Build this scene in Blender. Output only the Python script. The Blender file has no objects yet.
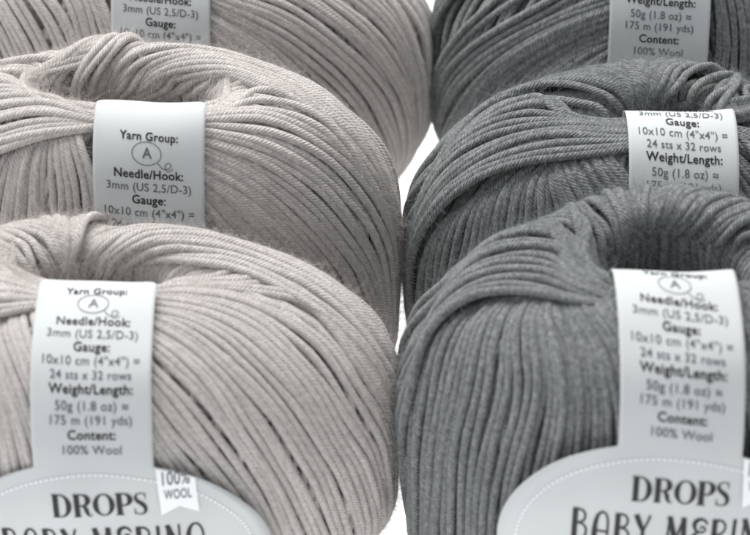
import bpy, math, numpy as np
SC = bpy.context.scene
rng = np.random.default_rng(7)
# ------------------------------------------------------------------ camera, world, light, exposure
F = 2000.0                      # focal length in photograph pixels (750 wide)
EL = math.radians(40)
FW = np.array([0, math.cos(EL), -math.sin(EL)]); UP = np.array([0, math.sin(EL), math.cos(EL)]); RT = np.array([1., 0, 0])
CAM = np.array([0, 0, 0.3485])
cd = bpy.data.cameras.new('camera'); cam = bpy.data.objects.new('camera', cd); SC.collection.objects.link(cam)
cam.location = CAM; cam.rotation_euler = (math.radians(90) - EL, 0, 0)
cd.sensor_width = 36; cd.lens = 36 * F / 750; cd.clip_start = .01; cd.clip_end = 20
cd.dof.use_dof = True; cd.dof.focus_distance = .450; cd.dof.aperture_fstop = 17
SC.camera = cam
w = bpy.data.worlds.new('World'); SC.world = w; w.use_nodes = True
w.node_tree.nodes['Background'].inputs[0].default_value = (.93, .97, 1, 1)
w.node_tree.nodes['Background'].inputs[1].default_value = .40

def area(name, loc, aim, size, sizey, power, col):
    l = bpy.data.lights.new(name, 'AREA'); l.shape = 'RECTANGLE'; l.size = size; l.size_y = sizey; l.energy = power; l.color = col
    o = bpy.data.objects.new(name, l); SC.collection.objects.link(o); o.location = loc
    from mathutils import Vector
    o.rotation_euler = (Vector(aim) - Vector(loc)).to_track_quat('-Z', 'Y').to_euler()
area('softbox_light', (-.12, .75, .85), (0, .36, .05), .75, .55, 14.2, (1, .985, .97))
area('softbox_light', (-.7, .1, .6), (0, .36, .05), .4, .4, 1.6, (.95, .98, 1))
SC.view_settings.view_transform = 'Standard'; SC.view_settings.look = 'None'
SC.view_settings.exposure = 0; SC.view_settings.gamma = 1

# ------------------------------------------------------------------ materials
def lin(c):
    c = np.array(c) / 255.; return tuple(np.where(c <= .04045, c / 12.92, ((c + .055) / 1.055) ** 2.4)) + (1,)
def yarn_mat(name, col, vary, heather, relief):
    m = bpy.data.materials.new(name); m.use_nodes = True; nt = m.node_tree; N = nt.nodes; L = nt.links
    b = N['Principled BSDF']; b.inputs['Roughness'].default_value = .85
    b.inputs['Specular IOR Level'].default_value = .15
    b.inputs['Sheen Weight'].default_value = .25; b.inputs['Sheen Roughness'].default_value = .5
    uv = N.new('ShaderNodeUVMap'); uv.uv_map = 'twist'
    sep = N.new('ShaderNodeSeparateXYZ'); L.new(uv.outputs[0], sep.inputs[0])
    def mth(op, a, bb=None, c=None):
        n = N.new('ShaderNodeMath'); n.operation = op
        for i, x in enumerate((a, bb, c)):
            if x is None: continue
            if isinstance(x, (int, float)): n.inputs[i].default_value = x
            else: L.new(x, n.inputs[i])
        return n.outputs[0]
    # u in turns, v in metres: five plies twisted, one turn in 5.5 mm
    nz = N.new('ShaderNodeTexNoise'); nz.inputs['Scale'].default_value = 260; nz.inputs['Detail'].default_value = 2
    geo = N.new('ShaderNodeTexCoord'); L.new(geo.outputs['Object'], nz.inputs['Vector'])
    ph = mth('ADD', mth('MULTIPLY', sep.outputs[0], 6.0), mth('MULTIPLY', sep.outputs[1], 6 / .0054))
    ph = mth('ADD', ph, mth('MULTIPLY', nz.outputs[0], .9))
    ply = mth('ABSOLUTE', mth('SINE', mth('MULTIPLY', ph, math.pi)))
    ply = mth('POWER', ply, .6)
    fib = N.new('ShaderNodeTexNoise'); fib.inputs['Scale'].default_value = 1.0; fib.inputs['Detail'].default_value = 3
    cmb = N.new('ShaderNodeCombineXYZ')
    L.new(mth('MULTIPLY', ph, 5.5), cmb.inputs[0]); L.new(mth('MULTIPLY', sep.outputs[1], 900.), cmb.inputs[1])
    L.new(mth('MULTIPLY', nz.outputs[0], 3.), cmb.inputs[2]); L.new(cmb.outputs[0], fib.inputs['Vector'])
    h = mth('ADD', ply, mth('MULTIPLY', fib.outputs[0], .75))
    bp = N.new('ShaderNodeBump'); bp.inputs['Strength'].default_value = .85; bp.inputs['Distance'].default_value = relief
    L.new(h, bp.inputs['Height']); L.new(bp.outputs[0], b.inputs['Normal'])
    at = N.new('ShaderNodeAttribute'); at.attribute_name = 'tone'
    v = mth('ADD', mth('MULTIPLY', mth('SUBTRACT', at.outputs['Fac'], .5), vary), 1.0)
    hn = N.new('ShaderNodeTexNoise'); hn.inputs['Scale'].default_value = 1100; hn.inputs['Detail'].default_value = 3
    L.new(geo.outputs['Object'], hn.inputs['Vector'])
    v = mth('MULTIPLY', v, mth('MAXIMUM', .35, mth('ADD', 1 - heather * .5, mth('MULTIPLY', hn.outputs[0], heather))))
    v = mth('MULTIPLY', v, mth('ADD', 1 - heather * .35, mth('MULTIPLY', fib.outputs[0], heather * .7)))
    mx = N.new('ShaderNodeVectorMath'); mx.operation = 'SCALE'; mx.inputs[0].default_value = col[:3]
    L.new(v, mx.inputs['Scale']); L.new(mx.outputs[0], b.inputs['Base Color'])
    return m
def plain(name, col, rough=.6, noise=0):
    m = bpy.data.materials.new(name); m.use_nodes = True; N = m.node_tree.nodes; L = m.node_tree.links
    b = N['Principled BSDF']; b.inputs['Roughness'].default_value = rough; b.inputs['Base Color'].default_value = tuple(col[:3]) + (1,)
    b.inputs['Specular IOR Level'].default_value = .3
    if noise:
        t = N.new('ShaderNodeTexCoord'); n = N.new('ShaderNodeTexNoise'); n.inputs['Scale'].default_value = 900; n.inputs['Detail'].default_value = 4
        L.new(t.outputs['Object'], n.inputs['Vector'])
        r = N.new('ShaderNodeMixRGB'); r.inputs[1].default_value = tuple(np.array(col[:3]) * (1 - noise)) + (1,); r.inputs[2].default_value = tuple(np.minimum(1, np.array(col[:3]) * (1 + noise))) + (1,)
        L.new(n.outputs[0], r.inputs[0]); L.new(r.outputs[0], b.inputs['Base Color'])
        bp = N.new('ShaderNodeBump'); bp.inputs['Strength'].default_value = .15; bp.inputs['Distance'].default_value = .00005
        L.new(n.outputs[0], bp.inputs['Height']); L.new(bp.outputs[0], b.inputs['Normal'])
    return m
M_BEIGE = yarn_mat('beige_wool', (.565, .533, .515), .09, .7, .00024)
M_GREY = yarn_mat('grey_wool', (.226, .236, .238), .16, 2.1, .00042)
M_FZB = plain('beige_fibre', (.62, .575, .55), .9); M_FZG = plain('grey_fibre', (.25, .27, .275), .9)
M_PAPER = plain('label_paper', (.54, .562, .57), .7, .01)
M_WHITE = plain('white_paper', (.84, .86, .87), .6)
M_INK = plain('label_ink', (.017, .018, .02), .6)
M_INKG = plain('thin_label_ink', (.10, .11, .12), .6)
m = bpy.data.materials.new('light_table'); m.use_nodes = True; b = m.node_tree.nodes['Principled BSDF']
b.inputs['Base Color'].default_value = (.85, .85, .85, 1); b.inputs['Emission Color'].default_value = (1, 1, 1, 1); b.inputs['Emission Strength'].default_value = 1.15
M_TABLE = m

def mesh_obj(name, verts, faces, mat, parent=None, smooth=True):
    me = bpy.data.meshes.new(name); me.from_pydata([tuple(v) for v in verts], [], faces); me.materials.append(mat)
    if smooth: me.polygons.foreach_set('use_smooth', [True] * len(me.polygons))
    o = bpy.data.objects.new(name, me); SC.collection.objects.link(o)
    if parent: o.parent = parent
    return o
# ------------------------------------------------------------------ the lit white table top
t = mesh_obj('table_surface', [(-1.5, -1, 0), (1.5, -1, 0), (1.5, 2.5, 0), (-1.5, 2.5, 0)], [(0, 1, 2, 3)], M_TABLE, smooth=False)
t['kind'] = 'structure'

# ------------------------------------------------------------------ the surface of one ball
D2R = math.pi / 180
class Ball: pass
def make_ball(name, px, py, a, b, c, pp, hy, lean, seed, zoff=0.0, front=1.0, full=1.0):
    B = Ball(); B.m = a + {'L3': .0016, 'R3': .0032, 'L2': .0026, 'R2': .0030, 'L1': .0024, 'R1': .0028}[name]; B.front = front; B.full = full; B.side = 1 if name[0] == 'L' else -1; a = a + .004; B.a, B.b, B.c, B.pp, B.hx, B.hy = a, b, c, pp, .0085, hy
    B.rs = np.random.default_rng(seed)
    L = math.radians(lean)
    B.R = np.array([[1, 0, 0], [0, math.cos(L), math.sin(L)], [0, -math.sin(L), math.cos(L)]])
    B.lump = [(B.rs.integers(1, 5), B.rs.uniform(0.5, 3.), B.rs.uniform(0, 6.28), B.rs.uniform(0, 6.28)) for _ in range(7)]
    ph, v = np.meshgrid(np.linspace(-np.pi, np.pi, 200), np.linspace(-2.6, 2.6, 160))
    X = surf0(B, ph, v) @ B.R.T
    zc = -X[..., 2].min() + .0022 + zoff
    d = FW + RT * (px - 375) / F + UP * (267.5 - py) / F
    B.C = CAM + d * ((zc - CAM[2]) / d[2])
    B.root = bpy.data.objects.new('yarn_ball', None); SC.collection.objects.link(B.root)
    B.root.empty_display_size = .02
    B.root.location = (B.C[0], B.C[1], 0); B.shift = np.array([0, 0, B.C[2]])
    B.name = name
    return B
def surf0(B, ph, v):
    p0x, p0, sd = B.pp; cv = np.cos(v); sv = np.sin(v); ab = np.abs(cv)
    ex = np.where(v < 0, .9 - .42 * B.full * np.clip(-v * 2.2, 0, 1), .9)       # the underside is fuller than the shoulders
    va = np.abs(v); vt = math.radians(112)
    inn = 1 + np.cos(np.minimum(va, vt)) + .6 * np.maximum(0, va - vt)       # the hollow widens below its lip
    P = np.where(cv > 0, p0 + (1 - p0) * ab ** ex, p0 * inn)
    Px = np.where(cv > 0, p0x + (1 - p0x) * ab ** (ex + .03), p0x * inn)
    l = 0
    for (k, q, f1, f2) in B.lump: l = l + np.sin(k * ph + f1) * np.sin(q * v + f2)
    l = 1 + .007 * l
    x = (B.hx + (B.a - B.hx) * Px) * np.cos(ph) * l; q = B.side * x - (B.m - .007)      # pressed flat where it meets its neighbour
    x = np.where(q > 0, B.side * (B.m - .007 + .007 * np.tanh(np.maximum(q, 0) / .007)), x)
    y = (B.hy + (B.b - B.hy) * P) * np.sin(ph) * l; y = np.where(y < 0, y * (1 + (B.front - 1) * np.clip(cv * 1.6, 0, 1)), y)
    z = B.c * sv * (1 - sd * np.cos(ph) ** 2 * np.abs(sv)) * l; z = np.where(v > np.pi / 2, B.c * (1 - (1 - z / B.c) * 1.0) - B.c * (1 - np.abs(sv)) * .75, z); z = np.where((z < 0) & (v < 0), z * (1.12 + .18 * B.full), z)
    return np.stack([x, y, z], -1)
def surf(B, ph, v, off):
    e = 1e-3; X = surf0(B, ph, v)
    n = np.cross(surf0(B, ph + e, v) - X, surf0(B, ph, v + e) - X)
    n /= np.linalg.norm(n, axis=-1, keepdims=True) + 1e-12
    return X + n * np.asarray(off)[..., None], n
def project(B, X):
    W = X @ B.R.T + B.C - CAM; d = W @ FW
    return 375 + F * (W @ RT) / d, 267.5 - F * (W @ UP) / d, d
def grid(B, off):
    g = B.__dict__.setdefault('grids', {})
    if off not in g:
        ph, v = np.meshgrid(np.radians(np.arange(-270, 90, .8)), np.radians(np.arange(-65, 150, .8)))
        X, n = surf(B, ph, v, np.full(ph.shape, off)); x, y, d = project(B, X)
        W = X @ B.R.T + B.C - CAM; vis = ((n @ B.R.T) * W).sum(-1) < 0
        g[off] = (ph[vis], v[vis], x[vis], y[vis], d[vis])
    return g[off]
def unproject(B, pts, off):
    ph, v, x, y, d = grid(B, off); out = []
    for (px, py) in pts:
        r = (x - px) ** 2 + (y - py) ** 2
        s = r + (d - d.min()) * 900          # the nearer sheet wins
        near = r < r.min() + 9
        i = np.where(near)[0][np.argmin(s[near])]
        out.append((ph[i], v[i]))
    return np.array(out)

def spline(P, n):
    """Catmull-Rom through the rows of P, n samples evenly by chord."""
    P = np.asarray(P, float)
    if len(P) == 2: return P[0] + (P[1] - P[0]) * np.linspace(0, 1, n)[:, None]
    ch = np.r_[0, np.cumsum(np.maximum(1e-5, np.linalg.norm(np.diff(P, axis=0), axis=1)))]
    m = np.zeros_like(P); m[1:-1] = (P[2:] - P[:-2]) / (ch[2:] - ch[:-2])[:, None]
    m[0] = (P[1] - P[0]) / (ch[1] - ch[0]); m[-1] = (P[-1] - P[-2]) / (ch[-1] - ch[-2])
    t = np.linspace(0, ch[-1], n); k = np.clip(np.searchsorted(ch, t, side='right') - 1, 0, len(P) - 2)
    h = (ch[k + 1] - ch[k]); s = ((t - ch[k]) / h)[:, None]; h = h[:, None]
    return (2*s**3-3*s**2+1)*P[k] + (s**3-2*s**2+s)*h*m[k] + (-2*s**3+3*s**2)*P[k+1] + (s**3-s**2)*h*m[k+1]

SD = .00176; FAT = 1.03      # strand diameter
SIDES = 9
class Tubes:
    def __init__(s): s.V = []; s.Fc = []; s.UV = []; s.T = []; s.nv = 0; s.paths = []
    def add(s, P, Nn, r, tone):
        seg = np.linalg.norm(np.diff(P, axis=0), axis=1); arc = np.r_[0, np.cumsum(seg)]
        if arc[-1] < .003: return
        n = max(6, int(arc[-1] / .0010)); t = np.linspace(0, arc[-1], n)
        P = np.stack([np.interp(t, arc, P[:, i]) for i in range(3)], -1); Nn = np.stack([np.interp(t, arc, Nn[:, i]) for i in range(3)], -1)
        if n > 8:
            for _ in range(2): P[1:-1] = .25 * P[:-2] + .5 * P[1:-1] + .25 * P[2:]
        T = np.gradient(P, axis=0); T /= np.linalg.norm(T, axis=1, keepdims=True) + 1e-12
        Nn = Nn - (Nn * T).sum(1, keepdims=True) * T; Nn /= np.linalg.norm(Nn, axis=1, keepdims=True) + 1e-12
        Bn = np.cross(T, Nn); th = np.arange(SIDES) * 2 * np.pi / SIDES
        v0 = rng.uniform(0, .01)
        rr = r * (1 + .05 * np.interp(t, np.linspace(0, arc[-1], 12), rng.normal(0, 1, 12)))
        V = P[:, None] + rr[:, None, None] * (np.cos(th)[None, :, None] * Nn[:, None] + np.sin(th)[None, :, None] * Bn[:, None])
        i = np.arange(n - 1)[:, None] * SIDES; j = np.arange(SIDES)[None]; j2 = (j + 1) % SIDES
        q = np.stack([i + j, i + j2, i + SIDES + j2, i + SIDES + j], -1).reshape(-1, 4) + s.nv
        u0 = np.broadcast_to(j / SIDES, (n - 1, SIDES)); u1 = np.broadcast_to((j + 1) / SIDES, (n - 1, SIDES))
        a0 = np.broadcast_to((t[:-1] + v0)[:, None], (n - 1, SIDES)); a1 = np.broadcast_to((t[1:] + v0)[:, None], (n - 1, SIDES))
        uv = np.stack([np.stack([u0, a0], -1), np.stack([u1, a0], -1), np.stack([u1, a1], -1), np.stack([u0, a1], -1)], 2).reshape(-1, 2)
        s.V.append(V.reshape(-1, 3)); s.Fc.append(q); s.UV.append(uv); s.T.append(np.full(n * SIDES, tone)); s.nv += n * SIDES
        s.paths.append((P, Nn, Bn, T, r))
    def build(s, name, mat, B, extra=None):
        V = np.concatenate(s.V); Fc = np.concatenate(s.Fc); UV = np.concatenate(s.UV); T = np.concatenate(s.T)
        if extra is not None:       # extra plain quads (the solid heart of the ball)
            ev, ef = extra; Fc = np.concatenate([Fc, ef + len(V)]); V = np.concatenate([V, ev]); UV = np.concatenate([UV, np.zeros((ef.size, 2))]); T = np.r_[T, np.full(len(ev), .3)]
        V = V @ B.R.T + B.shift
        me = bpy.data.meshes.new(name); me.vertices.add(len(V)); me.vertices.foreach_set('co', V.astype('f').ravel())
        me.loops.add(Fc.size); me.loops.foreach_set('vertex_index', Fc.astype('i').ravel())
        me.polygons.add(len(Fc)); me.polygons.foreach_set('loop_start', np.arange(0, Fc.size, 4, dtype='i'))
        me.polygons.foreach_set('use_smooth', np.ones(len(Fc), bool))
        uvl = me.uv_layers.new(name='twist'); uvl.uv.foreach_set('vector', UV.astype('f').ravel())
        at = me.attributes.new('tone', 'FLOAT', 'POINT'); at.data.foreach_set('value', T.astype('f'))
        me.update(); me.materials.append(mat)
        o = bpy.data.objects.new(name, me); SC.collection.objects.link(o); o.parent = B.root
        return o

def snoise(rs, n, k):
    return np.interp(np.linspace(0, 1, n), np.linspace(0, 1, k), rs.normal(0, 1, k))
def patch(B, tb, guides, off, offs=None, ext=(0, 0), sink=(0, 0), dens=1.0, tail=None, jit=.16, hj=.00030, M=90, dbl=False):
    """strands that follow the guide lines; guides are traced lines laid on the ball's surface (pixels of the photograph -> azimuth, profile angle)."""
    rs = B.rs; G = []
    for g in guides:
        p = unproject(B, g, off) if not (isinstance(g, tuple) and g[0] == 'pv') else np.radians(np.array(g[1]))
        p[:, 0] = np.unwrap(p[:, 0])
        if tail: p = np.concatenate([[p[0] + np.radians(tail)], [p[0] + np.radians(tail) * .45], p])
        if G: p[:, 0] += 2 * np.pi * np.round((G[-1][:, 0].mean() - p[:, 0].mean()) / (2 * np.pi))
        q = spline(p, 40)
        for _ in range(3): q[1:-1] = (q[:-2] + 2 * q[1:-1] + q[2:]) / 4
        sc = np.array([.045, .035])
        if ext[0]:
            d = (q[0] - q[4]) * sc; d = d / (np.linalg.norm(d) + 1e-9) / sc; q = np.concatenate([q[0] + d * np.linspace(ext[0], .0015, 10)[:, None], q])
        if ext[1]:
            d = (q[-1] - q[-5]) * sc; d = d / (np.linalg.norm(d) + 1e-9) / sc; q = np.concatenate([q, q[-1] + d * np.linspace(.0015, ext[1], 14)[:, None]])
        q[:, 1] = np.clip(q[:, 1], -2.5, 2.5)
        G.append(spline(q, M))
    G = np.array(G); k = len(G)
    X = surf(B, G[..., 0], G[..., 1], np.full(G.shape[:2], off))[0]
    mid = X[:, M // 5: -M // 5]
    wd = np.linalg.norm(np.diff(mid, axis=0), axis=-1)          # widths between guides
    T_ = np.gradient(mid, axis=1); T_ /= np.linalg.norm(T_, axis=-1, keepdims=True)
    dv = np.diff(mid, axis=0); dv = dv - (dv * T_[:-1]).sum(-1, keepdims=True) * T_[:-1]
    wd = np.percentile(np.linalg.norm(dv, axis=-1), 75, axis=1)
    cum = np.r_[0, np.cumsum(wd)]; n = max(2, int(round(cum[-1] / SD * dens)))
    pos = (np.arange(n) + .5) / n * cum[-1]
    fine = rs.normal(0, jit, n) * SD; pos = pos + fine
    # slow sideways wander shared by neighbours
    for j in range(n):
        ps = pos[j] + SD * (.22 * snoise(rs, M, 7)) + SD * .8 * np.sin(pos[j] / SD * .31 + np.linspace(0, 3, M) * 1.3) * .35
        ps = np.clip(ps, -SD, cum[-1] + SD)
        kk = np.clip(np.searchsorted(cum, ps, side='right') - 1, 0, k - 2)
        s = ((ps - cum[kk]) / wd[kk])[:, None]; ar = np.arange(M)
        km = np.maximum(kk - 1, 0); kp = np.minimum(kk + 2, k - 1)
        p0, p1, p2, p3 = G[km, ar], G[kk, ar], G[kk + 1, ar], G[kp, ar]
        m1 = (p2 - p0) / (2 if k > 2 else 1); m2 = (p3 - p1) / (2 if k > 2 else 1)
        Q = (2*s**3-3*s**2+1)*p1 + (s**3-2*s**2+s)*m1 + (-2*s**3+3*s**2)*p2 + (s**3-s**2)*m2 if k > 2 else p1 + (p2 - p1) * s
        o_ = np.full(M, off) if offs is None else np.interp(np.linspace(0, 1, M), [i / (len(offs) - 1) for i in range(len(offs))], offs)
        o_ = o_ + float(np.clip(rs.normal(0, hj), -1.6 * hj, 1.1 * hj)) + .00022 * np.clip(snoise(rs, M, 9), -2, 1.2)
        tt = np.linspace(0, 1, M)
        if sink[0]: o_ = o_ - sink[0] * np.clip(1 - tt / .10, 0, 1) ** 1.5
        if sink[1]: o_ = o_ - sink[1] * np.clip(1 - (1 - tt) / .10, 0, 1) ** 1.5
        P, Nn = surf(B, Q[:, 0], Q[:, 1], o_)
        tb.add(P, Nn, SD / 2 * FAT * rs.uniform(.94, 1.08), rs.uniform(0, 1))

def base_layer(B, tb, n, twist, off=.0003):
    rs = B.rs
    v = np.radians(np.linspace(150, -150, 150)); s = np.linspace(0, 1, 150)
    for j in range(n):
        ph = (j + rs.normal(0, .2)) / n * 2 * np.pi + twist * (s - .5) + .03 * snoise(rs, 150, 9)
        P, Nn = surf(B, ph, v, off + rs.normal(0, .0003) + .0002 * snoise(rs, 150, 12))
        tb.add(P, Nn, SD / 2 * 1.05, rs.uniform(0, 1))
def heart(B):
    ph = np.linspace(0, 2 * np.pi, 97)[:-1]; v = np.radians(np.linspace(152, -152, 70))
    A, Vv = np.meshgrid(ph, v); X, _ = surf(B, A, Vv, np.full(A.shape, -.0011))
    i = np.arange(69)[:, None] * 96; j = np.arange(96)[None]; j2 = (j + 1) % 96
    return X.reshape(-1, 3), np.stack([i + j, i + j2, i + 96 + j2, i + 96 + j], -1).reshape(-1, 4)

def fuzz(B, tbs, mat, count, pap):
    rs = B.rs; paths = [p for tb in tbs for p in tb.paths]
    i0 = int(np.argmax(pap.X[:, 2])); ylip = pap.X[i0, 1]; zov = np.interp(OVT + pap.sa, pap.s, pap.X[:, 2])
    def under(p):
        x = abs(p[0] - pap.w0)
        return p[1] < ylip + .004 and (x < HW + .0002 or (p[2] < zov + .002 and x < OA * .93))
    ln = np.array([len(p[0]) for p in paths], float); ch = rs.choice(len(paths), count, p=ln / ln.sum())
    K = 5; out = np.empty((count, K, 3), 'f')
    for i, c in enumerate(ch):
        P, Nn, Bn, T, r = paths[c]; k = rs.integers(0, len(P))
        for _ in range(30):
            if not under(P[k]): break
            P, Nn, Bn, T, r = paths[rs.integers(0, len(paths))]; k = rs.integers(0, len(P))
        th = rs.uniform(-1.35, 1.35)
        nn = math.cos(th) * Nn[k] + math.sin(th) * Bn[k]; side = -math.sin(th) * Nn[k] + math.cos(th) * Bn[k]
        d = T[k] * rs.normal(0, 1) + side * rs.normal(0, .7) + nn * abs(rs.normal(0.1, .45)); d /= np.linalg.norm(d)
        L = rs.gamma(3, .0005) * (2.4 if rs.random() < .05 else 1); curl = rs.normal(0, 1, 3) * .5
        s = np.linspace(0, 1, K)[:, None]
        out[i] = P[k] + nn * r * .93 + d * L * s + curl * L * s ** 2 - nn * (L * .25 * s ** 2)
    out = (out.reshape(-1, 3) @ B.R.T + B.shift).astype('f')
    cu = bpy.data.hair_curves.new('wool_fuzz'); cu.add_curves([K] * count)
    cu.points.foreach_set('position', out.ravel())
    ra = cu.attributes.get('radius') or cu.attributes.new('radius', 'FLOAT', 'POINT')
    ra.data.foreach_set('value', np.tile(np.array([13, 13, 13, 11, 7], 'f') * 1e-6, count))
    cu.materials.append(mat)
    o = bpy.data.objects.new('wool_fuzz', cu); SC.collection.objects.link(o); o.parent = B.root; o['kind'] = 'stuff'

# ------------------------------------------------------------------ the paper label
class Paper:
    """label coordinates: w to the right, s down the front from the hole's lip, both in metres"""
    def __init__(P, B, off, w0, k, anchor_line, anchor_y, rot=0.0):
        P.rot = rot; P.B, P.off, P.w0, P.k = B, off, w0, k
        P.v = np.radians(np.linspace(150, -110, 500)); X, n = surf(B, np.full(500, -np.pi / 2), P.v, np.full(500, off))
        X[:, 0] = 0; n[:, 0] = 0
        for _ in range(60): X[1:-1] = .25 * X[:-2] + .5 * X[1:-1] + .25 * X[2:]
        T = np.gradient(X, axis=0); n = np.stack([0 * T[:, 0], T[:, 2], -T[:, 1]], -1); n /= np.linalg.norm(n, axis=1, keepdims=True)
        if n[250, 1] > 0: n = -n
        P.X, P.n = X, n; s = np.r_[0, np.cumsum(np.linalg.norm(np.diff(X, axis=0), axis=1))]
        i0 = np.argmax(X[:, 2]); P.s = s - s[i0]
        P.ys = np.array([project(B, P.X[i:i+1] + [[w0, 0, 0]])[1][0] for i in range(500)])
        sel = (P.v < math.radians(80)) & (P.v > -1.2)
        P.sa = float(np.interp(anchor_y, P.ys[sel], P.s[sel])) - LINES[anchor_line]   # s of label coordinate 0
    def at(P, w, t, lift=0.0):
        """t = label coordinate (0 = baseline of the first line)"""
        w = np.asarray(w, float); t = np.asarray(t, float); s = t + P.sa + (P.rot - 2.0 * np.maximum(0, t - .012)) * w
        x = w + P.w0 + P.k * t
        X = np.stack([np.interp(s, P.s, P.X[:, i]) for i in range(3)], -1); n = np.stack([np.interp(s, P.s, P.n[:, i]) for i in range(3)], -1)
        u = np.clip(np.abs(x) / (B_a(P.B) * 1.04), 0, .97); dep = (P.B.b + P.off) * (1 - np.sqrt(1 - u ** 2))
        X = X + n * (lift + .00022 * np.sin(x * 260 + s * 130 + P.w0 * 9000) * np.sin(s * 210 - x * 90 + P.sa * 900))[..., None]; X[..., 0] = x; X[..., 1] += dep
        return X @ P.B.R.T + P.B.shift
def B_a(B): return B.a + .003
LH = .00287
LINES = {'yarn': 0.0, 'A': .0031, 'needle': .0082, '3mm': .0082 + LH, 'gauge': .0082 + 2 * LH, '10x10': .0082 + 3 * LH, '24': .0082 + 4 * LH,
         'weight': .0082 + 5 * LH, '50g': .0082 + 6 * LH + .0004, '175': .0082 + 7 * LH + .0004, 'content': .0082 + 8 * LH + .0006, '100': .0082 + 9 * LH + .0008}
OVT = LINES['100'] + .0014     # top of the oval
OA, OB = .0342, .0262; OC = OVT + OB
HW = .0119; TS = .9
TEXT_CACHE = {}
def text_mesh(body, bold):
    if (body, bold) in TEXT_CACHE: return TEXT_CACHE[(body, bold)]
    f = bpy.data.curves.new('t', 'FONT'); f.body = body; f.size = 1; f.resolution_u = 3
    f.offset = bold; f.space_character = 1.03 + bold
    o = bpy.data.objects.new('t', f); SC.collection.objects.link(o); bpy.context.view_layer.update()
    me = bpy.data.meshes.new_from_object(o.evaluated_get(bpy.context.evaluated_depsgraph_get()))
    V = np.array([v.co[:2] for v in me.vertices]); Fs = [tuple(p.vertices) for p in me.polygons]
    bpy.data.objects.remove(o); bpy.data.curves.remove(f); bpy.data.meshes.remove(me)
    V[:, 0] -= (V[:, 0].min() + V[:, 0].max()) / 2
    TEXT_CACHE[(body, bold)] = (V, Fs); return V, Fs
class Ink:
    def __init__(s): s.V = []; s.F = []; s.n = 0
    def add(s, V, Fs):
        s.V.append(np.asarray(V, float)); s.F += [tuple(i + s.n for i in f) for f in Fs]; s.n += len(V)
    def text(s, body, w, t, width, bold=0.0, hs=1.0):
        V, Fs = text_mesh(body, bold); k = width * TS / (V[:, 0].max() - V[:, 0].min())
        s.add(np.stack([V[:, 0] * k + w, t - V[:, 1] * k * hs * 1.1], -1), Fs)
    def stroke(s, pts, wid, n=24, close=False, raw=False):
        """a pen stroke through pts whose width follows wid (a number or a list)"""
        P = np.array(pts, float) if raw else spline(pts, n); n = len(P)
        W = np.interp(np.linspace(0, 1, n), np.linspace(0, 1, len(wid)), wid) if hasattr(wid, '__len__') else np.full(n, wid)
        T = np.gradient(P, axis=0)
        if close: T[0] = T[-1] = P[1] - P[-2]
        T /= np.linalg.norm(T, axis=1, keepdims=True) + 1e-12; Nn = np.stack([-T[:, 1], T[:, 0]], -1)
        V = np.concatenate([P + Nn * W[:, None] / 2, P - Nn * W[:, None] / 2])
        s.add(V, [(i, i + 1, n + i + 1, n + i) for i in range(n - 1)])
    def build(s, name, mat, paper, lift, parent):
        V = np.concatenate(s.V); X = paper.at(V[:, 0], V[:, 1], lift)
        return mesh_obj(name, X, s.F, mat, parent, smooth=False)

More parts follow.
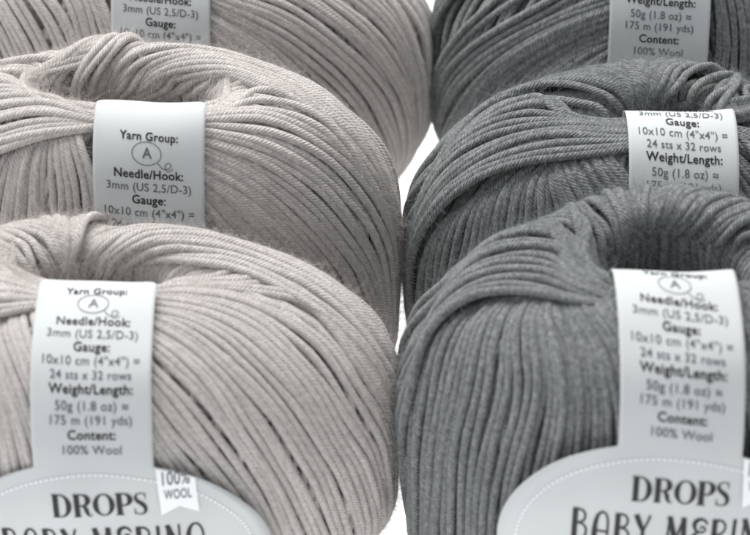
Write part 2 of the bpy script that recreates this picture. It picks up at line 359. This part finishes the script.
def glyph_stroke(ink, x, t, h, pts, wid, n=20, sx=1.0):
    """pts in a box 0..1 high, origin on the baseline"""
    ink.stroke([(x + p[0] * h * sx, t - p[1] * h) for p in pts], [q * h for q in (wid if hasattr(wid, '__len__') else [wid])] if hasattr(wid, '__len__') else wid * h, n)
def bowl(cx, cy, rx, ry, a0, a1, n=14):
    return [(cx + rx * math.cos(math.radians(a0 + (a1 - a0) * i / n)), cy + ry * math.sin(math.radians(a0 + (a1 - a0) * i / n))) for i in range(n + 1)]
def serif_word(ink, x0, t, h, width):
    """DROPS in a high-contrast serif"""
    K, H = .19, .04
    def stem(x, y0=0, y1=1): return ([(x, y0), (x, y1)], K)
    def foot(x, y, l=.17): return ([(x - l, y), (x + l, y)], H)
    def arc(cx, cy, rx, ry, a0, a1):   # thick at the side, hairline top and bottom
        ang = [math.radians(a0 + (a1 - a0) * i / 24) for i in range(25)]
        return ([(cx + rx * math.cos(a), cy + ry * math.sin(a)) for a in ang], [H + (K - H) * abs(math.cos(a)) ** 1.6 for a in ang])
    S = [([(.56, .80), (.55, .90), (.44, .975), (.32, .982), (.17, .93), (.115, .80), (.17, .66), (.33, .54), (.47, .43), (.55, .27), (.50, .10), (.34, .018), (.22, .02), (.08, .10), (.05, .25)],
          [.03, .035, .035, .04, .10, .13, .15, .17, .16, .13, .10, .04, .035, .035, .03])]
    L = {'D': ([stem(.20), foot(.20, .0175), foot(.20, .9825), ([(.2, .9825), (.42, .9825)], H), ([(.2, .0175), (.42, .0175)], H), arc(.40, .5, .40, .4825, -90, 90)], .98),
         'R': ([stem(.20), foot(.20, .0175), foot(.20, .9825), ([(.2, .9825), (.45, .9825)], H), ([(.2, .50), (.45, .50)], H), arc(.44, .741, .27, .2415, -90, 90),
                ([(.42, .49), (.56, .42), (.64, .22), (.70, .05), (.80, .02), (.87, .08)], [.04, .13, .16, .13, .05, .03])], .98),
         'O': ([arc(.45, .5, .38, .4825, 0, 360)], .97),
         'P': ([stem(.20), foot(.20, .0175, .19), foot(.20, .9825), ([(.2, .9825), (.42, .9825)], H), ([(.2, .45), (.42, .45)], H), arc(.40, .716, .30, .2665, -90, 90)], .84),
         'S': (S + [([(.56, .72), (.56, .98)], .03), ([(.05, .02), (.05, .30)], .03)], .66)}
    tot = sum(L[c][1] for c in 'DROPS'); sx = width / (tot * h); x = x0 - width / 2
    for c in 'DROPS':
        for pts, wd in L[c][0]:
            P = [(x + p[0] * h * sx, t - p[1] * h) for p in pts]
            ink.stroke(P, [q * h for q in wd] if hasattr(wd, '__len__') else wd * h, 30 if len(P) > 2 else 4)
        x += L[c][1] * h * sx
def display_word(ink, x0, t, h, width):
    """BABY MERINO in tall narrow display capitals, one stroke heavy, the others light"""
    K, H = .13, .055
    B_ = ([([(.10, 0), (.10, 1)], K), ([(.10, .97), (.30, .96), (.40, .85), (.40, .68), (.28, .56), (.12, .54)], H), ([(.12, .54), (.32, .52), (.45, .40), (.45, .16), (.32, .03), (.10, .03)], H)], .60)
    A_ = ([([(.07, 0), (.09, .62), (.17, .9), (.29, 1.0)], [K, K, .10, H]), ([(.28, 1.0), (.40, .93), (.47, .7), (.48, 0)], H), ([(.08, .36), (.48, .36)], H)], .62)
    Y_ = ([([(.02, 1), (.14, .72), (.25, .50)], [K, K, .09]), ([(.46, 1), (.36, .72), (.25, .50)], H), ([(.25, .52), (.25, 0)], .09)], .54)
    M_ = ([([(.07, 0), (.12, 1)], H), ([(.12, 1), (.34, .22)], K), ([(.34, .22), (.56, 1)], H), ([(.56, 1), (.62, 0)], K)], .76)
    E_ = ([([(.50, .84), (.40, .96), (.24, .98), (.11, .88), (.10, .72), (.18, .60), (.34, .56), (.44, .63), (.42, .73), (.33, .75), (.28, .68)], [.05, .06, .08, .11, .11, .08, .06, .05, .05, .05, .04]),
           ([(.22, .57), (.10, .45), (.07, .24), (.16, .06), (.32, .02), (.46, .12)], [.06, .10, .13, .10, .06, .05])], .58)
    R_ = ([([(.10, 0), (.10, 1)], K), ([(.10, .97), (.32, .95), (.43, .83), (.43, .66), (.32, .52), (.12, .50)], H), ([(.24, .50), (.38, .28), (.47, 0)], H)], .59)
    I_ = ([([(.09, 0), (.09, 1)], .09)], .26)
    N_ = ([([(.08, 0), (.08, 1)], H), ([(.08, 1), (.46, 0)], K), ([(.46, 0), (.46, 1)], H)], .63)
    O_ = ([(bowl(.30, .5, .24, .47, 90, 270), [H, .10, K, .10, H]), (bowl(.30, .5, .24, .47, -90, 90), H)], .62)
    G = {'B': B_, 'A': A_, 'Y': Y_, 'M': M_, 'E': E_, 'R': R_, 'I': I_, 'N': N_, 'O': O_, ' ': ([], .30)}
    word = 'BABY MERINO'; tot = sum(G[c][1] + .06 for c in word); sx = width / (tot * h); x = x0 - width / 2
    for c in word:
        for pts, wd in G[c][0]:
            P = [(x + p[0] * h * sx, t - p[1] * h) for p in pts]
            ink.stroke(P, [q * h for q in wd] if hasattr(wd, '__len__') else wd * h, 26 if len(P) > 2 else 4)
        x += (G[c][1] + .06) * h * sx

def paper_label(B, off, w0, k, anchor_line, anchor_y, s_top, corner, rot=0.0, hw=HW):
    P = Paper(B, off, w0, k, anchor_line, anchor_y, rot)
    t0 = s_top - P.sa; t1 = OC + OB + .014
    rows = np.unique(np.concatenate([np.linspace(t0, t0 + .003, 12), np.linspace(t0 + .003, OVT, 40), OVT + OB * (1 - np.cos(np.linspace(0, np.pi, 70))), np.linspace(OVT + 2 * OB, t1, 14)]))
    rows = np.round(rows, 7); rows = np.unique(rows)
    def half(t):
        h = hw
        if abs(t - OC) < OB: h = max(h, OA * math.sqrt(1 - ((t - OC) / OB) ** 2))
        if t - t0 < corner: h -= corner - math.sqrt(max(0, corner ** 2 - (corner - (t - t0)) ** 2))
        return h
    C = 33; cols = np.linspace(-1, 1, C); V = []
    for t in rows:
        V.append(P.at(cols * half(t), np.full(C, t), 0.0 + 0))
    V = np.array(V); n = len(rows)
    W = np.array([P.at(cols * half(t), np.full(C, t), -.00018) for t in rows])
    idx = lambda i, j, o: o * n * C + i * C + j
    Fs = [(idx(i, j, 0), idx(i + 1, j, 0), idx(i + 1, j + 1, 0), idx(i, j + 1, 0)) for i in range(n - 1) for j in range(C - 1)]
    Fs += [(idx(i, j + 1, 1), idx(i + 1, j + 1, 1), idx(i + 1, j, 1), idx(i, j, 1)) for i in range(n - 1) for j in range(C - 1)]
    for i in range(n - 1):
        Fs += [(idx(i, 0, 1), idx(i + 1, 0, 1), idx(i + 1, 0, 0), idx(i, 0, 0)), (idx(i, C - 1, 0), idx(i + 1, C - 1, 0), idx(i + 1, C - 1, 1), idx(i, C - 1, 1))]
    for j in range(C - 1):
        Fs += [(idx(0, j, 0), idx(0, j + 1, 0), idx(0, j + 1, 1), idx(0, j, 1)), (idx(n - 1, j + 1, 0), idx(n - 1, j, 0), idx(n - 1, j, 1), idx(n - 1, j + 1, 1))]
    pap = mesh_obj('paper_label', np.concatenate([V.reshape(-1, 3), W.reshape(-1, 3)]), Fs, M_PAPER, B.root)
    hb = Ink(); hr = Ink(); bo = .017
    for key, body, wd in (('yarn', 'Yarn Group:', .0138), ('needle', 'Needle/Hook:', .0163), ('gauge', 'Gauge:', .0080), ('weight', 'Weight/Length:', .0184), ('content', 'Content:', .0105)):
        hb.text(body, 0, LINES[key], wd, bo)
    for key, body, wd, dx in (('3mm', '3mm (US 2,5/D-3)', .0200, 0), ('10x10', '10x10 cm (4"x4") =', .0213, 0), ('24', '24 sts x 32 rows', .0178, 0), ('50g', '50g (1.8 oz) \u2248', .0160, .0002),
                              ('175', '175 m (191 yds)', .0178, 0), ('100', '100% Wool', .0128, 0)):
        hr.text(body, dx, LINES[key], wd, 0.003)
    # the ringed A with its curl
    cy = LINES['A'] - .0003; r = .0031
    hr.text('A', -.0003, cy + .0010, .0023, 0.003)
    hr.stroke([(-.0004 + r * math.cos(a), cy + .80 * r * math.sin(a)) for a in np.linspace(0, 2 * np.pi, 49)], .00016, raw=True, close=True)
    hr.stroke([(.0020, cy + .0019), (.0030, cy + .0030), (.0042, cy + .0030), (.0048, cy + .0021), (.0041, cy + .0017), (.0035, cy + .0026), (.0040, cy + .0036), (.0052, cy + .0030)], .00016, 40)
    big = Ink(); serif_word(big, .0006, OVT + .0131, .0056, .0192)
    display_word(big, .0008, OVT + .0242, .0078, .0415)
    hb.build('printed_heading', M_INK, P, .00012, pap); hr.build('printed_text', M_INKG, P, .00012, pap)
    big.build('brand_lettering', M_INK, P, .00016, pap)
    # white stitched line inside the oval
    st = Ink(); ra, rb = OA - .0036, OB - .0031; ang = np.linspace(0, 2 * np.pi, 400)
    arc = np.r_[0, np.cumsum(np.hypot(np.diff(ra * np.cos(ang)), np.diff(rb * np.sin(ang))))]
    for s0 in np.arange(0, arc[-1] - .0005, .00110):
        a = np.interp([s0, s0 + .00062], arc, ang); st.stroke([(ra * math.cos(q), OC - rb * math.sin(q)) for q in a], .00042, raw=True)
    st.build('stitched_outline', M_WHITE, P, .00014, pap)
    # white ribbon flag
    rb_ = Ink(); xs = np.linspace(.0121, .0196, 9); V = []; Fq = []
    for x in xs:
        top = OC - OB * math.sqrt(1 - (x / OA) ** 2) + .0002; bot = .0134 + OVT - .0019 * (1 - abs(x - .01585) / .00375)
        for q in np.linspace(0, 1, 12): V.append((x + (top + (bot - top) * q - OVT) * .05, top + (bot - top) * q))
    rb_.add(V, [(i * 12 + j, i * 12 + j + 1, (i + 1) * 12 + j + 1, (i + 1) * 12 + j) for i in range(8) for j in range(11)])
    rb_.build('ribbon_flag', M_WHITE, P, .00022, pap)
    rt = Ink(); rt.text('100%', .0161, OVT + .0060, .0060, 0.006, 1.6); rt.text('WOOL', .0163, OVT + .0095, .0060, 0.006, 1.85)
    rt.build('ribbon_text', M_INKG, P, .00032, pap)
    return P

def finish(B, label, group, cat='ball of yarn'):
    B.root['label'] = label; B.root['category'] = cat; B.root['group'] = group

# ------------------------------------------------------------------ the six balls
BEI, GRY = 'beige wool balls in the left column', 'grey wool balls in the right column'
FUZZ = 70000
S = 1.0
# offsets: inner winding 0, field strands F1, shoulder strands F2
F1, F2 = .0017, .0037
def build(B, fields, shoulders, rims, mat, fmat, twist, lab, label, group):
    t0 = Tubes(); base_layer(B, t0, 130, twist); t0.build('inner_winding', mat, B, heart(B))
    t1 = Tubes()
    for g, kw in fields: patch(B, t1, g, **{**dict(off=F1, ext=(.006, .05), sink=(.0022, .002), dens=1.05 if mat == M_BEIGE else .90, jit=.07, hj=.00018 if mat == M_BEIGE else .00036), **kw})
    t1.build('front_winding', mat, B)
    up = .0006 if mat == M_GREY else 0.0
    g0, kw0 = shoulders[0]; g1, _ = rims[0]
    shoulders = [(g0[::-1] + g1[1:], dict(offs=(F1 - .0018, F1 - .0008, F1 + .0003, F2 - .0003, F2 + up, F2 + up, F2 - .0002, F1 + .0002, F1 - .0006), ext=(.0, .014), tail=(-12, -56)))] + list(shoulders[1:]); rims = [(rims[0][0] + rims[0][1].pop('more', []), dict(off=F1 - .0005, ext=(.03, .016)))] if len(shoulders) > 1 else []
    shoulders[0][1].update(kw0.get('over', {}))
    t2 = Tubes()
    for g, kw in shoulders: patch(B, t2, g, **{**dict(off=F2, ext=(.05, .014), sink=(.003, .001), dens=1.12 if mat == M_BEIGE else .98, jit=.09), **kw})
    if t2.nv: t2.build('shoulder_strands', mat, B)
    t3 = Tubes()
    for g, kw in rims: patch(B, t3, g, **{**dict(off=F1 + .0008, ext=(.03, .016), sink=(.002, .002), dens=1.25), **kw})
    if t3.nv: t3.build('rim_strands', mat, B)
    pap = paper_label(B, *lab)
    fuzz(B, [t for t in (t1, t2, t3) if t.nv], fmat, FUZZ if mat == M_BEIGE else 50000, pap)
    finish(B, label, group)

# --- front left
B = make_ball('L3', 112, 400, .0600, .0265, .0340, (.22, .25, .10), .003, 8, 11, front=1.34)
fields = [
 ([[(162, 280), (230, 268), (310, 300), (368, 360), (396, 430)], [(160, 292), (230, 300), (300, 340), (355, 410), (388, 500)], [(158, 312), (210, 335), (270, 390), (320, 455), (352, 540)],
   [(154, 340), (195, 372), (243, 430), (278, 485), (302, 545)], [(150, 380), (190, 430), (232, 485), (262, 545)], [(140, 430), (180, 485), (215, 545)], [(110, 440), (140, 490), (165, 545)]], dict(ext=(.006, .03))),
 ([[(-80, 330), (-45, 430), (-30, 545)], [(-30, 322), (-5, 410), (20, 545)], [(0, 322), (22, 390), (55, 480), (75, 545)], [(25, 312), (45, 370), (80, 440), (105, 545)], [(50, 300), (80, 370), (115, 450), (130, 545)]], dict()),
]
shoulders = [
 ([[(-150, 330), (-90, 262), (-30, 240), (20, 252), (48, 276)], [(-150, 360), (-90, 292), (-30, 262), (10, 266), (46, 284)], [(-140, 400), (-90, 330), (-40, 300), (0, 288), (44, 290)], [(-130, 420), (-80, 350), (-30, 325), (5, 312), (44, 300)]], dict(offs=(F2, F2, F2, F1 + .0004))),
 ([[(390, 335), (345, 282), (285, 246), (215, 226), (150, 217), (110, 228), (88, 256)], [(394, 350), (350, 296), (290, 260), (220, 240), (165, 234), (130, 244), (112, 260)], [(395, 372), (348, 312), (285, 274), (225, 252), (180, 246), (150, 252), (134, 262)], [(395, 395), (345, 328), (285, 288), (230, 266), (195, 258), (170, 258), (150, 263)]], dict(offs=(F1 - .0006, F1 + .0004, F2 - .0008, F1 - .0005), ext=(.0, .012), tail=(10, -55))),
]
rims = [
 ([[(-40, 250), (10, 258), (56, 280)], [(-70, 250), (-20, 236), (22, 244), (58, 274)], [(-5, 228), (30, 230), (50, 246), (62, 270)], [(45, 220), (62, 242), (68, 268)], [(95, 217), (80, 240), (70, 268)]], dict(more=[[(140, 214), (108, 236), (82, 270)], [(190, 218), (150, 236), (108, 270)], [(240, 232), (190, 240), (132, 274)]], ext=(.03, .014))),
]
build(B, fields, shoulders, rims, M_BEIGE, M_FZB, -.9, (F1 + .0019, .0010, .01, '10x10', 365, -.0012, .0018, .05),
      'beige wool ball at the front left, ribbon flag and DROPS oval showing on its label', BEI)

# --- front right
B = make_ball('R3', 665, 403, .0545, .0270, .0380, (.24, .31, .13), .009, 8, 12, front=1.36)
fields = [
 ([[(432, 330), (412, 400), (408, 470), (410, 545)], [(470, 312), (442, 390), (430, 470), (428, 545)], [(512, 303), (492, 380), (476, 455), (468, 545)], [(540, 303), (538, 380), (522, 455), (508, 545)],
   [(560, 303), (582, 350), (590, 420), (580, 545)], [(590, 300), (622, 350), (645, 420), (650, 545)], [(625, 295), (670, 350), (700, 420), (710, 545)]], dict()),
 ([[(720, 290), (755, 350), (770, 430), (770, 545)], [(745, 285), (800, 350), (820, 430), (820, 545)], [(770, 275), (840, 320), (870, 400), (880, 545)]], dict()),
]
shoulders = [
 ([[(440, 308), (472, 262), (520, 228), (575, 236), (618, 272)], [(419, 345), (450, 290), (500, 252), (560, 252), (614, 280)], [(411, 375), (440, 308), (490, 275), (550, 270), (614, 288)], [(409, 402), (435, 328), (475, 298), (535, 292), (616, 298)]], dict(over=dict(ext=(0, .004), sink=(.003, .0035)))),
]
rims = [
 ([[(470, 250), (530, 232), (616, 276)], [(505, 222), (560, 228), (618, 272)], [(545, 206), (590, 226), (620, 266)], [(580, 197), (608, 222), (624, 262)], [(612, 191), (624, 220), (630, 256)], [(655, 187), (648, 205), (644, 234)], [(710, 187), (686, 206), (664, 238)], [(760, 195), (726, 212), (694, 240)], [(800, 210), (760, 226), (722, 250)], [(840, 235), (790, 250), (740, 275)]], dict(ext=(.03, .014))),
]
build(B, fields, shoulders, rims, M_GREY, M_FZG, .8, (F1 + .0024, -.0032, .0, '10x10', 347, -.010, .0005, .13),
      'grey wool ball at the front right, DROPS lettering on its label oval', GRY)

# --- middle left
B = make_ball('L2', 137, 233, .0586, .0262, .0386, (.34, .45, .05), .006, 8, 13)
fields = [
 ([[(208, 112), (265, 108), (325, 128), (372, 172), (396, 230)], [(208, 128), (262, 134), (315, 162), (358, 205), (385, 262)], [(206, 148), (250, 166), (300, 200), (342, 248), (370, 300)], [(204, 172), (238, 192), (280, 228), (310, 262), (335, 310)],
   [(200, 195), (225, 220), (255, 255), (280, 310)], [(180, 215), (200, 250), (220, 310)]], dict(ext=(.008, .035))),
 ([[(-60, 165), (-62, 230), (-50, 300)], [(-20, 165), (-28, 230), (-20, 300)], [(15, 155), (5, 200), (0, 250), (5, 300)], [(40, 148), (34, 200), (32, 250), (40, 300)], [(62, 142), (66, 190), (68, 250), (75, 300)], [(80, 138), (95, 180), (105, 240), (110, 300)]], dict()),
]
shoulders = [
 ([[(-120, 170), (-60, 105), (0, 75), (50, 80), (98, 108)], [(-120, 190), (-60, 125), (0, 97), (50, 97), (96, 112)], [(-115, 210), (-60, 150), (0, 122), (50, 112), (94, 118)], [(-110, 235), (-60, 178), (0, 152), (50, 136), (94, 126)]], dict(offs=(F2, F2, F2 + .0005, F1 + .0004))),
 ([[(390, 172), (350, 112), (290, 70), (230, 50), (170, 42), (128, 54), (110, 90)], [(394, 190), (366, 132), (318, 92), (262, 66), (200, 54), (158, 64), (138, 92)], [(396, 205), (360, 145), (308, 102), (262, 80), (210, 70), (175, 78), (157, 93)], [(392, 225), (352, 158), (305, 118), (262, 103), (234, 102), (214, 106)]], dict(offs=(F1 - .0006, F1 + .0004, F2 - .0008, F1 - .0005), ext=(.0, .006), tail=(10, -55))),
]
rims = [
 ([[(-20, 82), (40, 84), (84, 104)], [(-55, 92), (-5, 72), (42, 74), (84, 98)], [(42, 48), (66, 52), (78, 70), (88, 94)], [(95, 42), (90, 64), (90, 94)], [(130, 38), (108, 64), (96, 94)]], dict(more=[[(185, 42), (150, 68), (118, 100)], [(235, 54), (185, 78), (145, 104)], [(275, 72), (228, 84), (180, 106)]], ext=(.03, .014))),
]
build(B, fields, shoulders, rims, M_BEIGE, M_FZB, -.9, (F1 + .0019, .0072, -.02, '10x10', 217, -.0009, .0016, .11),
      'beige wool ball in the middle of the left column, whole ringed A on its label', BEI)

# --- middle right
B = make_ball('R2', 655, 243, .0565, .0262, .0370, (.15, .21, .18), .005, 6, 14)
fields = [
 ([[(432, 235), (415, 300), (412, 360)], [(462, 215), (448, 270), (440, 340)], [(500, 195), (488, 250), (475, 330)], [(535, 182), (530, 230), (520, 300)], [(560, 172), (572, 210), (570, 290)], [(585, 165), (612, 205), (615, 290)], [(610, 155), (645, 200), (660, 290)]], dict()),
 ([[(725, 130), (752, 180), (760, 280)], [(740, 115), (790, 160), (810, 270)], [(750, 105), (820, 140), (850, 250)]], dict()),
]
shoulders = [
 ([[(432, 178), (458, 132), (510, 92), (570, 82), (632, 104)], [(414, 222), (440, 165), (495, 118), (560, 102), (630, 112)], [(408, 252), (430, 195), (485, 148), (550, 128), (628, 124)], [(407, 280), (425, 228), (470, 185), (530, 162), (628, 146)]], dict(offs=(F2, F2, F2 + .0008, F1 + .0004))),
]
rims = [
 ([[(470, 120), (560, 86), (628, 106)], [(520, 82), (590, 82), (630, 102)], [(555, 66), (602, 74), (632, 99)], [(590, 56), (615, 70), (636, 97)], [(625, 51), (632, 70), (642, 96)], [(665, 52), (655, 74), (650, 100)], [(715, 60), (680, 80), (655, 104)], [(765, 75), (715, 90), (668, 106)], [(810, 95), (750, 100), (705, 110)]], dict(ext=(.03, .014))),
]
build(B, fields, shoulders, rims, M_GREY, M_FZG, .8, (F1 + .0019, .0012, .0, '10x10', 137.5, -.010, .0005, .09),
      'grey wool ball in the middle of the right column, its label cut above Gauge', GRY)

# --- back left
B = make_ball('L1', 150, 62, .0722, .0300, .0385, (.22, .34, .10), .006, 8, 15, zoff=.004, full=.45)
fields = [
 ([[(205, -45), (290, -50), (370, -20), (412, 40), (425, 100)], [(208, -30), (280, -25), (350, 10), (395, 60), (415, 120)], [(212, -8), (275, 10), (335, 48), (380, 95), (400, 150)], [(210, 15), (262, 45), (310, 85), (350, 130), (370, 180)], [(205, 40), (245, 75), (290, 115), (310, 170)], [(190, 60), (215, 100), (240, 160)]], dict(ext=(.008, .035))),
 ([[(-90, -10), (-75, 50), (-60, 120)], [(-50, -20), (-30, 40), (0, 120)], [(0, -25), (22, 25), (45, 70), (60, 120)], [(30, -30), (58, 10), (78, 55), (90, 120)], [(60, -35), (82, 0), (98, 50), (110, 120)], [(85, -35), (105, 0), (125, 50), (140, 120)]], dict()),
]
shoulders = [
 ([[(-150, 30), (-80, -50), (0, -85), (60, -75), (105, -50)], [(-150, 60), (-80, -20), (0, -55), (60, -55), (105, -45)], [(-140, 80), (-80, 10), (-20, -25), (40, -35), (100, -38)]], dict(offs=(F2, F2, F2, F1))),
]
rims = [
 ([[(20, -100), (70, -85), (106, -58)], [(100, -118), (105, -90), (112, -60)], [(190, -115), (150, -88), (122, -58)], [(260, -90), (210, -75), (170, -52)]], dict(ext=(.03, .014))),
]
build(B, fields, shoulders, rims, M_BEIGE, M_FZB, -.9, (F1 + .0019, .0072, -.02, '10x10', 39, -.004, .0018, .11),
      'beige wool ball at the back left, partly hidden behind the middle beige ball', BEI)

# --- back right
B = make_ball('R1', 700, 60, .0667, .0300, .0400, (.20, .34, .14), .006, 6, 16, zoff=.007, full=.15)
fields = [
 ([[(600, -60), (520, -20), (455, 40), (434, 110)], [(606, -20), (540, 15), (475, 55), (440, 120)], [(612, 5), (560, 25), (500, 60), (458, 110), (445, 150)], [(616, 30), (575, 45), (525, 78), (490, 130)], [(618, 50), (590, 65), (555, 95), (530, 150)], [(640, 60), (620, 90), (600, 150)]], dict(ext=(.004, .04))),
 ([[(705, -40), (715, 20), (712, 90)], [(722, -45), (738, 20), (735, 90)], [(740, -50), (762, 20), (762, 90)], [(760, -50), (800, 20), (810, 90)]], dict()),
]
shoulders = [
 ([[(500, -60), (530, -80), (580, -95), (635, -78)], [(480, -40), (515, -62), (570, -80), (632, -72)], [(470, -20), (505, -42), (560, -62), (628, -66)]], dict(offs=(F2, F2, F2, F1))),
]
rims = [
 ([[(560, -110), (600, -98), (635, -78)], [(650, -120), (650, -100), (648, -80)], [(740, -115), (700, -98), (660, -76)], [(810, -90), (760, -80), (710, -70)]], dict(ext=(.03, .014))),
]
build(B, fields, shoulders, rims, M_GREY, M_FZG, .8, (F1 + .0019, -.0160, .0, '100', 57, -.010, .0005, .06),
      'grey wool ball at the back right, 100% Wool as the last line showing', GRY)
